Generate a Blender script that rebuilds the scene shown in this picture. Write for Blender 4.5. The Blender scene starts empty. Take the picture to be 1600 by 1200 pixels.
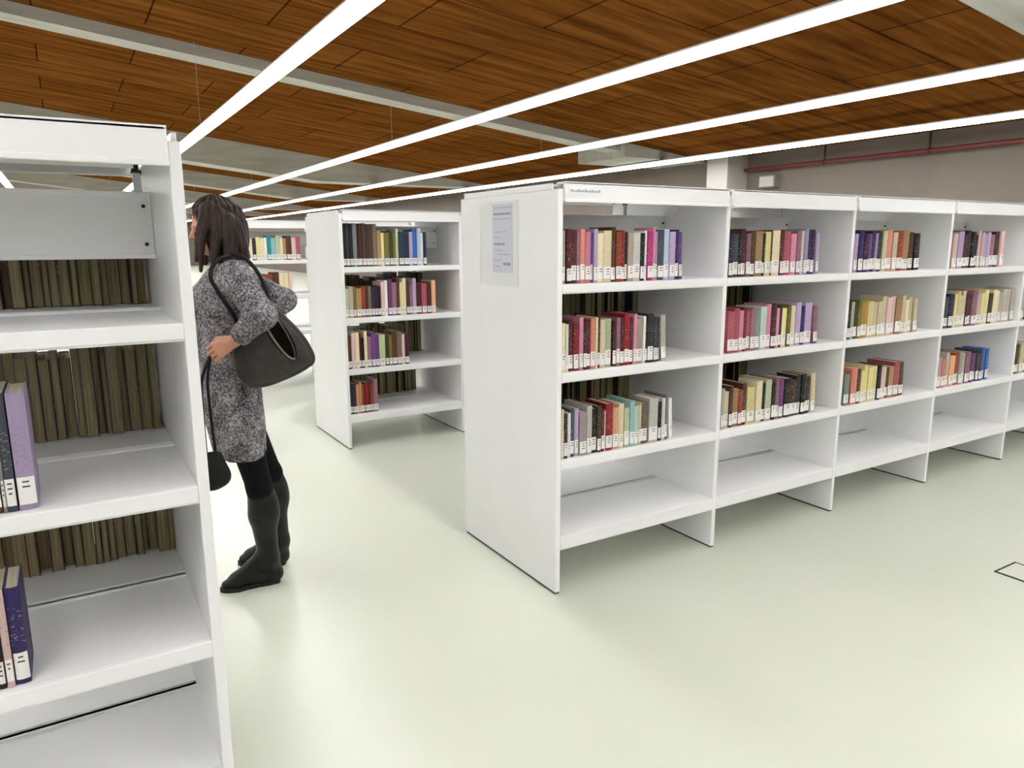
import bpy, bmesh, math, random
import numpy as np
from mathutils import Vector, Matrix
random.seed(11)
S = bpy.context.scene
COL = S.collection
S.view_settings.view_transform = 'Standard'
S.view_settings.look = 'None'
S.view_settings.gamma = 1
S.view_settings.use_curve_mapping = False
S.view_settings.exposure = 0.40

# ------------------------------------------------------------------ materials
def mat(name, rgb, rough=0.5, metal=0.0, spec=0.5, emit=None, strength=0.0):
    m = bpy.data.materials.new(name); m.use_nodes = True
    b = m.node_tree.nodes['Principled BSDF']
    b.inputs['Base Color'].default_value = (*rgb, 1)
    b.inputs['Roughness'].default_value = rough
    b.inputs['Metallic'].default_value = metal
    b.inputs['Specular IOR Level'].default_value = spec
    if emit:
        b.inputs['Emission Color'].default_value = (*emit, 1)
        b.inputs['Emission Strength'].default_value = strength
    return m

def nodes(m):
    return m.node_tree.nodes, m.node_tree.links, m.node_tree.nodes['Principled BSDF']

def noise_mix(m, c1, c2, scale=(1, 1, 1), nscale=5.0, detail=4.0, lo=0.35, hi=0.65, bump=0.0, obj=True, rough=None):
    N, L, B = nodes(m)
    tc = N.new('ShaderNodeTexCoord'); mp = N.new('ShaderNodeMapping'); mp.inputs['Scale'].default_value = scale
    nz = N.new('ShaderNodeTexNoise'); nz.inputs['Scale'].default_value = nscale; nz.inputs['Detail'].default_value = detail
    cr = N.new('ShaderNodeValToRGB'); cr.color_ramp.elements[0].position = lo; cr.color_ramp.elements[1].position = hi
    cr.color_ramp.elements[0].color = (*c1, 1); cr.color_ramp.elements[1].color = (*c2, 1)
    L.new(tc.outputs['Object'], mp.inputs['Vector']); L.new(mp.outputs['Vector'], nz.inputs['Vector'])
    L.new(nz.outputs['Fac'], cr.inputs['Fac']); L.new(cr.outputs['Color'], B.inputs['Base Color'])
    if bump:
        bp = N.new('ShaderNodeBump'); bp.inputs['Strength'].default_value = bump; bp.inputs['Distance'].default_value = 0.005
        L.new(nz.outputs['Fac'], bp.inputs['Height']); L.new(bp.outputs['Normal'], B.inputs['Normal'])
    return m, cr

M = {}
M['floor'] = mat('pale_green_epoxy', (.60, .62, .53), .30, spec=.5)
noise_mix(M['floor'], (.55, .585, .495), (.585, .615, .525), nscale=.8, detail=3, lo=.3, hi=.7)
M['white'] = mat('white_powder_coated_steel', (.80, .81, .82), .38, spec=.5)
noise_mix(M['white'], (.825, .83, .84), (.85, .855, .865), nscale=3, detail=2)
M['rubber'] = mat('dark_rubber_foot', (.03, .03, .028), .7)
M['shelf_paint'] = M['white']
M['wall'] = mat('warm_grey_plaster', (.30, .27, .245), .85, spec=.2)
noise_mix(M['wall'], (.18, .155, .133), (.20, .171, .149), nscale=1.2, detail=5)
M['beam'] = mat('grey_painted_beam', (.36, .36, .33), .7, spec=.2)
noise_mix(M['beam'], (.42, .42, .38), (.52, .51, .47), scale=(.3, 3, 3), nscale=3, detail=4)
M['column'] = mat('pale_grey_column', (.45, .43, .41), .8, spec=.2)
M['pipe'] = mat('dark_red_pipe', (.17, .03, .03), .45)
M['pipe_dark'] = mat('dark_pipe_bracket', (.06, .02, .02), .5)
M['greybox'] = mat('grey_box', (.22, .21, .2), .7)
M['lightcase'] = mat('white_light_housing', (.8, .8, .8), .4)
M['diffuser'] = mat('glowing_diffuser', (.9, .9, .9), .4, emit=(1.0, .995, .985), strength=25.0)
M['sideglow'] = mat('glowing_diffuser_side', (.9, .9, .9), .4, emit=(1.0, .97, .96), strength=1.6)
M['black'] = mat('black_metal', (.012, .012, .014), .4)
M['clip'] = mat('pale_clip', (.6, .6, .58), .35)
M['paper'] = mat('lilac_white_paper', (.68, .67, .78), .8, spec=.2)
M['print'] = mat('grey_print', (.22, .22, .27), .8, spec=.1)
M['printpale'] = mat('pale_grey_print', (.38, .38, .43), .8, spec=.1)
M['label'] = mat('white_spine_label', (.80, .79, .76), .6, spec=.3)
M['ink'] = mat('label_ink', (.05, .05, .06), .7)
M['pages'] = mat('book_pages', (.55, .50, .38), .85, spec=.1)
noise_mix(M['pages'], (.45, .40, .28), (.62, .57, .44), scale=(160, 1, 1), nscale=6, detail=2)
M['oldpages'] = mat('aged_book_pages', (.25, .20, .11), .9, spec=.1)
noise_mix(M['oldpages'], (.17, .14, .07), (.40, .35, .21), scale=(160, 1, 1), nscale=6, detail=2)
# plywood ceiling: long grain and board joints along the roof slope
M['ceiling'] = mat('orange_brown_plywood', (.2, .08, .02), .7, spec=.0)
def _ceil():
    m, cr = noise_mix(M['ceiling'], (.090, .031, .007), (.25, .092, .020), scale=(.35, 3.2, 1), nscale=2.2, detail=6, lo=.3, hi=.72)
    N, L, B = nodes(m)
    tc = N.new('ShaderNodeTexCoord'); mp = N.new('ShaderNodeMapping'); mp.inputs['Scale'].default_value = (1, 1, 1)
    br = N.new('ShaderNodeTexBrick'); br.inputs['Scale'].default_value = 1.0
    br.inputs['Brick Width'].default_value = 2.44; br.inputs['Row Height'].default_value = 1.22
    br.inputs['Mortar Size'].default_value = .012; br.inputs['Mortar'].default_value = (.25, .25, .25, 1)
    br.inputs['Color1'].default_value = (1, 1, 1, 1); br.inputs['Color2'].default_value = (.80, .76, .72, 1)
    L.new(tc.outputs['Object'], mp.inputs['Vector']); L.new(mp.outputs['Vector'], br.inputs['Vector'])
    mx = N.new('ShaderNodeMix'); mx.data_type = 'RGBA'; mx.blend_type = 'MULTIPLY'; mx.inputs['Factor'].default_value = 1
    L.new(cr.outputs['Color'], mx.inputs[6]); L.new(br.outputs['Color'], mx.inputs[7]); L.new(mx.outputs[2], B.inputs['Base Color'])
_ceil()
# clear plastic of the notice holder
M['plastic'] = mat('clear_plastic_pocket', (.9, .92, .9), .12)
def _plastic():
    N, L, B = nodes(M['plastic'])
    t = N.new('ShaderNodeBsdfTransparent'); t.inputs['Color'].default_value = (.975, .98, .975, 1)
    mx = N.new('ShaderNodeMixShader'); mx.inputs[0].default_value = .06
    L.new(t.outputs[0], mx.inputs[1]); L.new(B.outputs[0], mx.inputs[2]); L.new(mx.outputs[0], N['Material Output'].inputs['Surface'])
_plastic()
def tweed(name, a, b, c):
    m = mat(name, b, .95, spec=.1)
    N, L, B = nodes(m)
    tc = N.new('ShaderNodeTexCoord')
    v = N.new('ShaderNodeTexNoise'); v.inputs['Scale'].default_value = 105; v.inputs['Detail'].default_value = 3; v.inputs['Roughness'].default_value = .7
    w = N.new('ShaderNodeTexNoise'); w.inputs['Scale'].default_value = 14; w.inputs['Detail'].default_value = 2
    ad = N.new('ShaderNodeMath'); ad.operation = 'MULTIPLY_ADD'; ad.inputs[1].default_value = .35
    cr = N.new('ShaderNodeValToRGB'); e = cr.color_ramp.elements
    e[0].position = .50; e[0].color = (*a, 1); e[1].position = .86; e[1].color = (*c, 1)
    k = e.new(.66); k.color = (*b, 1)
    L.new(tc.outputs['Object'], v.inputs['Vector']); L.new(tc.outputs['Object'], w.inputs['Vector'])
    L.new(w.outputs['Fac'], ad.inputs[0]); L.new(v.outputs['Fac'], ad.inputs[2]); L.new(ad.outputs[0], cr.inputs['Fac'])
    L.new(cr.outputs['Color'], B.inputs['Base Color'])
    bp = N.new('ShaderNodeBump'); bp.inputs['Strength'].default_value = .5; bp.inputs['Distance'].default_value = .004
    L.new(v.outputs['Fac'], bp.inputs['Height']); L.new(bp.outputs['Normal'], B.inputs['Normal'])
    return m
M['tweed'] = tweed('grey_tweed', (.024, .023, .031), (.14, .132, .145), (.46, .43, .445))
M['skin'] = mat('skin', (.50, .24, .16), .5, spec=.35)
M['lips'] = mat('lips', (.42, .11, .09), .45)
M['eye'] = mat('eye_white', (.75, .72, .70), .2)
M['iris'] = mat('dark_iris', (.03, .015, .01), .2)
M['hair'] = mat('dark_brown_hair', (.05, .03, .028), .5, spec=.25)
noise_mix(M['hair'], (.007, .005, .005), (.050, .024, .018), scale=(60, 60, 5), nscale=2.2, detail=3, lo=.35, hi=.72, bump=.6)
M['tights'] = mat('black_tights', (.006, .006, .007), .8, spec=.1)
M['boot'] = mat('black_leather_boot', (.014, .014, .016), .42, spec=.25)
noise_mix(M['boot'], (.006, .006, .007), (.017, .017, .019), nscale=18, detail=4, lo=.4, hi=.75, bump=.3)
M['sole'] = mat('black_rubber_sole', (.008, .008, .008), .8)
M['bag'] = mat('dark_grey_leather', (.065, .058, .056), .55, spec=.35)
noise_mix(M['bag'], (.020, .0165, .0155), (.040, .034, .032), nscale=22, detail=4, lo=.35, hi=.7, bump=.25)
M['lining'] = mat('dark_brown_lining', (.018, .013, .008), .9, spec=.1)
M['rim'] = mat('grey_bag_rim', (.17, .16, .155), .5)
M['strap'] = mat('black_strap', (.006, .005, .006), .5, spec=.2)
M['blackbag'] = mat('black_handbag_leather', (.008, .008, .008), .55, spec=.2)

BOOKC = dict(
 stone=((.50, .49, .44), 'stone grey'), wine=((.13, .015, .025), 'wine red'), maroon=((.09, .022, .032), 'dark maroon'), mauve=((.32, .17, .22), 'mauve'),
 salmon=((.68, .29, .22), 'salmon'), pink=((.68, .30, .42), 'pink'), purple=((.18, .08, .28), 'purple'), lilac=((.48, .40, .58), 'lilac'),
 cream=((.74, .66, .47), 'cream'), brown=((.11, .045, .022), 'brown'), rust=((.30, .065, .025), 'rust red'), crimson=((.28, .02, .03), 'crimson'),
 black=((.010, .010, .012), 'black'), beige=((.50, .43, .36), 'beige'), white=((.80, .80, .78), 'white'), magenta=((.48, .05, .24), 'magenta'),
 slate=((.08, .095, .12), 'slate'), paleblue=((.45, .55, .68), 'pale blue'), indigo=((.035, .02, .12), 'indigo'), charcoal=((.04, .04, .044), 'charcoal'),
 sage=((.50, .55, .38), 'sage green'), olive=((.19, .18, .05), 'olive'), darkolive=((.06, .06, .02), 'dark olive'), peach=((.76, .44, .26), 'peach'),
 aqua=((.30, .50, .52), 'aqua'), mint=((.55, .68, .62), 'mint'), taupe=((.20, .16, .12), 'taupe'), grey=((.22, .22, .22), 'grey'),
 pinkgrey=((.48, .38, .40), 'pinkish grey'), navy=((.02, .03, .075), 'navy'), tan=((.42, .27, .14), 'tan'), paleyellow=((.74, .68, .35), 'pale yellow'),
 darkpurple=((.045, .015, .06), 'dark purple'), rose=((.42, .12, .15), 'rose'), greygreen=((.24, .29, .24), 'grey green'), plum=((.17, .06, .18), 'plum'),
 ochre=((.45, .28, .06), 'ochre'), palepink=((.70, .52, .50), 'pale pink'), blue=((.06, .17, .48), 'blue'), teal=((.02, .06, .07), 'dark teal'), teal2=((.03, .28, .30), 'teal'))
def book_mat(key):
    rgb = tuple(c ** 1.18 for c in BOOKC[key][0])
    m = mat('book_cover_' + BOOKC[key][1].replace(' ', '_'), rgb, .5, spec=.4)
    N, L, B = nodes(m)
    oi = N.new('ShaderNodeObjectInfo'); hs = N.new('ShaderNodeHueSaturation')
    hs.inputs['Color'].default_value = (*rgb, 1)
    mr = N.new('ShaderNodeMapRange'); mr.inputs[3].default_value = .70; mr.inputs[4].default_value = 1.15
    L.new(oi.outputs['Random'], mr.inputs[0]); L.new(mr.outputs[0], hs.inputs['Value'])
    # faint title marks printed high on the spine
    tc = N.new('ShaderNodeTexCoord'); sp = N.new('ShaderNodeSeparateXYZ'); L.new(tc.outputs['Object'], sp.inputs[0])
    nz = N.new('ShaderNodeTexNoise'); nz.inputs['Scale'].default_value = 1; nz.inputs['Detail'].default_value = 2; nz.noise_dimensions = '4D'
    mp = N.new('ShaderNodeMapping'); mp.inputs['Scale'].default_value = (130, 3, 170)
    L.new(tc.outputs['Object'], mp.inputs['Vector']); L.new(mp.outputs[0], nz.inputs['Vector']); 
    wm = N.new('ShaderNodeMath'); wm.operation = 'MULTIPLY'; wm.inputs[1].default_value = 90; L.new(oi.outputs['Random'], wm.inputs[0]); L.new(wm.outputs[0], nz.inputs['W'])
    def gt(src, v, op='GREATER_THAN'):
        n = N.new('ShaderNodeMath'); n.operation = op; n.inputs[1].default_value = v; L.new(src, n.inputs[0]); return n.outputs[0]
    def mul(a, b):
        n = N.new('ShaderNodeMath'); n.operation = 'MULTIPLY'; L.new(a, n.inputs[0]); L.new(b, n.inputs[1]); return n.outputs[0]
    f = mul(mul(gt(sp.outputs['Z'], .085), gt(sp.outputs['Z'], .185, 'LESS_THAN')), gt(nz.outputs['Fac'], .60))
    mx = N.new('ShaderNodeMix'); mx.data_type = 'RGBA'
    lum = sum(rgb) / 3
    tcol = (.55, .5, .4, 1) if lum < .25 else (.12, .09, .1, 1)
    mx.inputs[7].default_value = tcol
    k = N.new('ShaderNodeMath'); k.operation = 'MULTIPLY'; k.inputs[1].default_value = .30; L.new(f, k.inputs[0])
    L.new(k.outputs[0], mx.inputs[0]); L.new(hs.outputs[0], mx.inputs[6]); L.new(mx.outputs[2], B.inputs['Base Color'])
    return m
BM = {k: book_mat(k) for k in BOOKC}

# ------------------------------------------------------------------ mesh helpers
def mesh_obj(name, verts, faces, mats, parent=None, loc=(0, 0, 0), mi=None, smooth=False):
    me = bpy.data.meshes.new(name); me.from_pydata([tuple(v) for v in verts], [], [tuple(f) for f in faces]); me.update()
    for m in (mats if isinstance(mats, (list, tuple)) else [mats]): me.materials.append(m)
    if mi is not None: me.polygons.foreach_set('material_index', list(mi))
    if smooth: me.polygons.foreach_set('use_smooth', [True] * len(me.polygons))
    o = bpy.data.objects.new(name, me); COL.objects.link(o); o.location = loc
    if parent: o.parent = parent
    return o

class MB:
    """collects solids into one mesh"""
    def __init__(s): s.v = []; s.f = []; s.m = []
    def add(s, vs, fs, m=0):
        n = len(s.v); s.v += [tuple(v) for v in vs]; s.f += [tuple(i + n for i in f) for f in fs]; s.m += [m] * len(fs); return s
    def box(s, x0, x1, y0, y1, z0, z1, m=0, c=0.0):
        if c <= 0:
            vs = [(x, y, z) for z in (z0, z1) for y in (y0, y1) for x in (x0, x1)]
            return s.add(vs, [(0, 2, 3, 1), (4, 5, 7, 6), (0, 1, 5, 4), (1, 3, 7, 5), (3, 2, 6, 7), (2, 0, 4, 6)], m)
        bm = bmesh.new(); bmesh.ops.create_cube(bm, size=1)
        for v in bm.verts:
            v.co = Vector((x0 + (v.co.x + .5) * (x1 - x0), y0 + (v.co.y + .5) * (y1 - y0), z0 + (v.co.z + .5) * (z1 - z0)))
        bmesh.ops.bevel(bm, geom=bm.edges[:], offset=c, segments=2, profile=.5, affect='EDGES')
        bm.verts.index_update()
        r = s.add([v.co for v in bm.verts], [[v.index for v in f.verts] for f in bm.faces], m); bm.free(); return r
    def tube(s, pts, r, n=10, m=0, flat=1.0):
        pts = [Vector(p) for p in pts]; rings = []
        up = Vector((0, 1, 0))
        for i, p in enumerate(pts):
            t = (pts[min(i + 1, len(pts) - 1)] - pts[max(i - 1, 0)]).normalized()
            a = t.cross(up)
            if a.length < .05: a = t.cross(Vector((1, 0, 0)))
            a.normalize(); b = t.cross(a).normalized()
            rr = r[i] if isinstance(r, (list, tuple)) else r
            rings.append([p + a * math.cos(q) * rr + b * math.sin(q) * rr * flat for q in [2 * math.pi * k / n for k in range(n)]])
        vs = [v for g in rings for v in g]; fs = []
        for i in range(len(rings) - 1):
            for k in range(n):
                fs.append((i * n + k, i * n + (k + 1) % n, (i + 1) * n + (k + 1) % n, (i + 1) * n + k))
        fs.append(tuple(range(n))[::-1]); fs.append(tuple(range((len(rings) - 1) * n, len(rings) * n)))
        return s.add(vs, fs, m)
    def build(s, name, mats, parent=None, loc=(0, 0, 0), smooth=False):
        return mesh_obj(name, s.v, s.f, mats, parent, loc, s.m, smooth)

def smooth_path(pts, n=8):
    P = [Vector(p) for p in pts]; P = [2 * P[0] - P[1]] + P + [2 * P[-1] - P[-2]]; out = []
    for i in range(1, len(P) - 2):
        for k in range(n):
            t = k / n; a, b, c, d = P[i - 1:i + 3]
            out.append(.5 * ((2 * b) + (c - a) * t + (2 * a - 5 * b + 4 * c - d) * t * t + (3 * b - a - 3 * c + d) * t ** 3))
    out.append(P[-2]); return out

def thing(name, label, cat, loc=(0, 0, 0), group=None):
    o = bpy.data.objects.new(name, None); COL.objects.link(o); o.location = loc; o.empty_display_size = .1
    o['label'] = label; o['category'] = cat
    if group: o['group'] = group
    return o
def tag(o, label, cat, group=None, kind=None):
    o['label'] = label; o['category'] = cat
    if group: o['group'] = group
    if kind: o['kind'] = kind
    return o
def structure(o): o['kind'] = 'structure'; return o
# ------------------------------------------------------------------ room shell
K = 1.5                                              # height of the strip lights above eye level
WX, LX, NY, FY = 7.66 * K, -12.0, -7.0, 60.0
def roof(x): return 1.6 + 1.93 * K - .11 * x
structure(MB().box(LX, WX, NY, FY, -.12, 0).build('floor', M['floor']))
v = []
for x, dz in ((LX, 0), (WX, 0), (WX, .15), (LX, .15)):
    for y in (NY, FY): v.append((x, y, roof(x) + dz))
structure(mesh_obj('ceiling', v, [(0, 1, 3, 2), (4, 5, 7, 6), (2, 3, 5, 4), (6, 7, 1, 0), (0, 2, 4, 6), (1, 7, 5, 3)], M['ceiling']))
structure(MB().box(WX, WX + .15, NY, FY, 0, roof(WX) + .02).build('wall_right', M['wall']))
def end_wall(name, y0, y1):
    vs = [(x, y, z) for x, zt in ((LX, roof(LX)), (WX, roof(WX))) for y in (y0, y1) for z in (0, zt)]
    structure(mesh_obj(name, vs, [(0, 4, 5, 1), (2, 3, 7, 6), (0, 1, 3, 2), (4, 6, 7, 5), (0, 2, 6, 4), (1, 5, 7, 3)], M['wall']))
end_wall('wall_far', FY, FY + .15); end_wall('wall_near', NY - .15, NY)
structure(MB().box(LX - .15, LX, NY, FY, 0, roof(LX)).build('wall_left', M['wall']))
def beam(n, y0, y1, h, x0=LX, x1=WX):
    xs = [x0] + [x for x in (4.0, 6.0, 7.4, 9.0) if x0 < x < x1] + [x1]      # underside never dips below the strip lights
    vs = [(x, y, roof(x) - d) for x in xs for y in (y0, y1) for d in (0, h)]; n4 = 4 * (len(xs) - 1)
    fs = [(0, 1, 3, 2), (n4, n4 + 2, n4 + 3, n4 + 1)]
    for k in range(0, n4, 4): fs += [(k, k + 4, k + 5, k + 1), (k + 2, k + 3, k + 7, k + 6), (k, k + 2, k + 6, k + 4), (k + 1, k + 5, k + 7, k + 3)]
    vs = [(x, y, roof(x) if k % 2 == 0 else max(roof(x) - h, 1.6 + K + .10)) for k, (x, y, z) in enumerate(vs)]
    structure(mesh_obj('trim_%d' % n, vs, fs, M['beam']))
beam(1, 7.6 * K, 7.88 * K, .10 * K); beam(2, 7.5 * K, 8.5 * K, .30 * K, 6.25 * K, WX)
beam(3, 13.0 * K, 13.5 * K, .42 * K); beam(4, 18.4 * K, 18.9 * K, .30 * K); beam(7, 24.0 * K, 24.5 * K, .35 * K); beam(8, 29.5 * K, 30.0 * K, .35 * K); beam(9, 35.0 * K, 35.5 * K, .35 * K); beam(5, 2.2 * K, 2.5 * K, .10 * K)
structure(MB().box(7.30 * K, WX, 6.75 * K, 7.1 * K, 0, roof(7.3 * K) - .02).build('trim_6', M['column']))
# dark red pipe along the right wall, hung on short rods
PZ = 1.6 + .894 * K
p = thing('overhead_pipe', 'thin dark red pipe running high along the right wall', 'pipe', (7.56 * K, 0, PZ))
MB().tube([(0, -6, 0), (0, 6.7 * K, 0)], .033, 12).build('pipe_run', M['pipe'], p, smooth=True)
for y in (-1.8, 2.4, 4.35 * K, 5.55 * K):
    MB().tube([(0, y, -.03), (0, y, roof(7.56 * K) - PZ)], .016, 8).build('hanger_rod', M['pipe_dark'], p, smooth=True)
    MB().tube([(0, y - .012, 0), (0, y + .012, 0)], .045, 12).build('pipe_clamp', M['pipe_dark'], p, smooth=True)
b = thing('wall_box', 'small grey box on the upper wall just under the red pipe', 'box', (WX, 6.35 * K, 1.6 + .66 * K))
MB().box(-.15, 0, -.18, .18, 0, .22, c=.006).build('box_body', M['greybox'], b)
MB().box(-.16, -.15, -.16, .16, .02, .20, c=.003).build('box_lid', M['column'], b)
# linear lights
names = {0: 'glowing white strip light passing just above the left bookcase end panel', 1: 'glowing white strip light crossing the ceiling right of the person',
         2: 'glowing white strip light crossing the ceiling above the middle of the long bookcase', 3: 'glowing white strip light nearest the grey right wall',
         -1: 'glowing white strip light above the left bookcase, glimpsed through its top gap'}
for i in range(-5, 4):
    x = (1.225 + 1.885 * i) * K
    lb = names.get(i, 'glowing white strip light over the unseen left part of the room')
    t = thing('ceiling_strip_light', lb, 'ceiling light', (x, 26.3, 1.6 + K), 'parallel strip lights under the ceiling')
    MB().box(-.068, .068, -32.8, 32.8, .001, .062, m=1).box(-.066, .066, -32.8, 32.8, 0, .0012).build('diffuser', [M['diffuser'], M['sideglow']], t)
    MB().box(-.062, .062, -32.8, 32.8, .062, .080).build('housing', M['lightcase'], t)
    for y in (-24, -15, -5, 5, 15, 25):
        MB().tube([(0, y, .075), (0, y, roof(x) - 1.6 - K)], .002, 6).build('suspension_rod', M['clip'], t)
# floor hatch
h = thing('floor_socket_lid', 'small square floor lid with dark outline at the right edge', 'floor lid', (3.765, 1.40, 0))
f = MB(); a, b_, w = .205, .235, .010
f.box(0, a, 0, w, 0, .004).box(0, a, b_ - w, b_, 0, .004).box(0, w, w, b_ - w, 0, .004).box(a - w, a, w, b_ - w, 0, .004)
f.build('frame', M['rubber'], h)
MB().box(w, a - w, w, b_ - w, 0, .003).build('lid_plate', M['floor'], h)
# ------------------------------------------------------------------ bookcases
BW, DEP, PT = 1.003, .88, .026
SH = (1.424, 1.036, .636, .275)          # shelf tops
LIP = (.038, .040, .042, .062)
def bookcase(x0, y0, n, label, group='white double sided steel bookcases', right_start=True):
    t = thing('bookcase', label, 'bookcase', (x0, y0, 0), group)
    def panel(i):
        x = i * BW
        pn = MB().box(x, x + PT, 0, DEP, .008, 1.82, c=.003).build('side_panel', M['white'], t)
        MB().box(x + .002, x + PT - .002, .004, DEP - .004, 0, .009).build('foot_strip', M['rubber'], pn)
        return pn
    for i in range(n + 1): panel(i)
    ci = DEP / 2
    for i in range(n):
        a, b = i * BW + PT, (i + 1) * BW
        for sgn in (0, 1):
            def Y(v): return v if sgn == 0 else DEP - v
            def bx(mb, xa, xb, ya, yb, za, zb, c=0):
                ya, yb = sorted((Y(ya), Y(yb))); return mb.box(xa, xb, ya, yb, za, zb, 0, c)
            for z, lp in zip(SH, LIP):
                mb = MB(); bx(mb, a, b, .0, .022, z - lp, z, .003)
                bx(mb, a, b, .022, ci - .012, z - .022, z - .0005)
                bx(mb, a, b, .006, .02, z - lp - .004, z - lp)
                bx(mb, a, b, ci - .018, ci - .012, z - .03, z + .006)
                bx(mb, a, a + .004, .02, ci - .015, z - lp, z - .02); bx(mb, b - .004, b, .02, ci - .015, z - lp, z - .02)
                mb.build('shelf', M['white'], t)
            mb = MB()
            if sgn == 0:
                bx(mb, a + .001, b + PT * .0 - .001, -.014, .004, 1.772, 1.85, .004); bx(mb, a + .001, b - .001, -.018, -.010, 1.766, 1.780, .003)
                bx(mb, a + .001, b - .001, -.014, .05, 1.842, 1.85)
            else:
                bx(mb, a + .001, b - .001, -.014, .004, 1.812, 1.85, .004); bx(mb, a + .001, b - .001, -.014, .05, 1.842, 1.85)
            mb.build('top_rail', M['white'], t)
        MB().box(a, b, .05, DEP - .05, 1.832, 1.842).build('top_cover', M['white'], t)
        mb = MB().box(a, b, ci - .008, ci + .008, 1.565, 1.735, c=.003); mb.box(a, b, ci - .012, ci + .012, 1.725, 1.738, c=.002); mb.box(a, b, ci - .012, ci + .012, 1.562, 1.575, c=.002)
        bp = mb.build('back_panel', M['white'], t)
        for px in (a + .02, b - .02):
            for z in (1.60, 1.70):
                MB().tube([(px, ci - .016, z), (px, ci - .007, z)], .005, 8).build('bolt', M['black'], bp)
    # bright cap strip on the outer end panels
    for x in (0, n * BW + PT - .012):
        MB().box(x, x + .012, .05, DEP - .05, 1.82, 1.845, c=.002).build('end_cap', M['white'], t)
    return t
XA = 1.794; XC = 1.585
long_case = bookcase(XA, 2.575, 6, 'long white steel bookcase with many bays filling the right side')
mid_case = bookcase(XA, 5.427, 4, 'white steel bookcase standing in the row behind the long bookcase')
far_case = bookcase(XC, 8.279, 3, 'farthest white steel bookcase, seen just right of the person')
left_case = bookcase(.248 - 2 * BW - PT, 1.80, 2, 'large white steel bookcase cut off by the left edge')
# label strip with small faint print on the first rail
ls = MB().box(.045, .215, -.0165, -.0140, 1.800, 1.826).build('rail_label', M['white'], long_case)
mb = MB()
for k in range(13):
    x = .052 + k * .0122
    mb.box(x, x + .0085, -.0175, -.0165, 1.808, 1.816 + .004 * ((k * 7) % 3 == 0))
mb.build('print', M['printpale'], ls)
# hooks hanging under the top covers
def hook(case, x, y=.36, bar=.0):
    MB().tube([(x, y, 1.845), (x, y, 1.79)], .006, 8).tube([(x - .012, y, 1.79), (x + .012, y, 1.785)], .007, 8).build('hook', M['black'], case, smooth=True)
    MB().box(x - .010, x + .010, y - .006, y + .002, 1.735, 1.785, c=.002).build('hook_tab', M['clip'], case)
hook(long_case, .66); hook(long_case, .90, .25); hook(long_case, BW + .78, .30); hook(left_case, 2 * BW - .03, .42); hook(long_case, 3 * BW + .30, .30)
MB().tube([(2 * BW + .30, .41, .50), (2 * BW + .30, .425, .50)], .01, 8).build('bolt', M['black'], long_case)
# notice in a clear pocket on the end panel of the long bookcase
nt = thing('notice_sheet', 'pale lilac printed notice on the end panel of the long bookcase', 'notice', (XA, 3.03, 1.46))
MB().box(-.003, -.0015, -.088, .092, 0, .318).build('paper', M['paper'], nt)
mb = MB()
lines = [(.95, 1, .0, 1), (.86, 2, 0, 1), (.79, 1, 0, 1), (.42, 2, 0, .6), (.33, 1, 0, .55), (.27, 1, .2, 1), (.18, 1, 0, .4), (.13, 3, .45, 1), (.09, 1, 0, .4), (.60, 1, .1, .7), (.52, 1, 0, .3)]
for fz, th, u0, u1 in lines:
    z = fz * .318; nn = 9
    for k in range(nn):
        u = k / nn
        if u < u0 or u >= u1: continue
        y = .088 - .012 - u * .156
        mb.box(-.0038, -.003, y - .0125 + .003 * ((k + th) % 2), y, z - .0022 * th, z + .0022 * th, m=0 if th > 1 else 1)
mb.build('print', [M['print'], M['printpale']], nt)
hp = thing('plastic_pocket', 'clear plastic pocket holding the notice on the end panel', 'pocket', (XA, 3.06, 1.40))
MB().box(-.0062, -.0050, -.17, .18, 0, .39).build('front_sheet', M['plastic'], hp)
MB().box(-.0072, -.0, -.176, -.17, 0, .39).box(-.0072, -.0, .18, .186, 0, .39).box(-.0072, 0, -.176, .186, -.006, 0).build('edge_bead', M['plastic'], hp)

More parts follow.
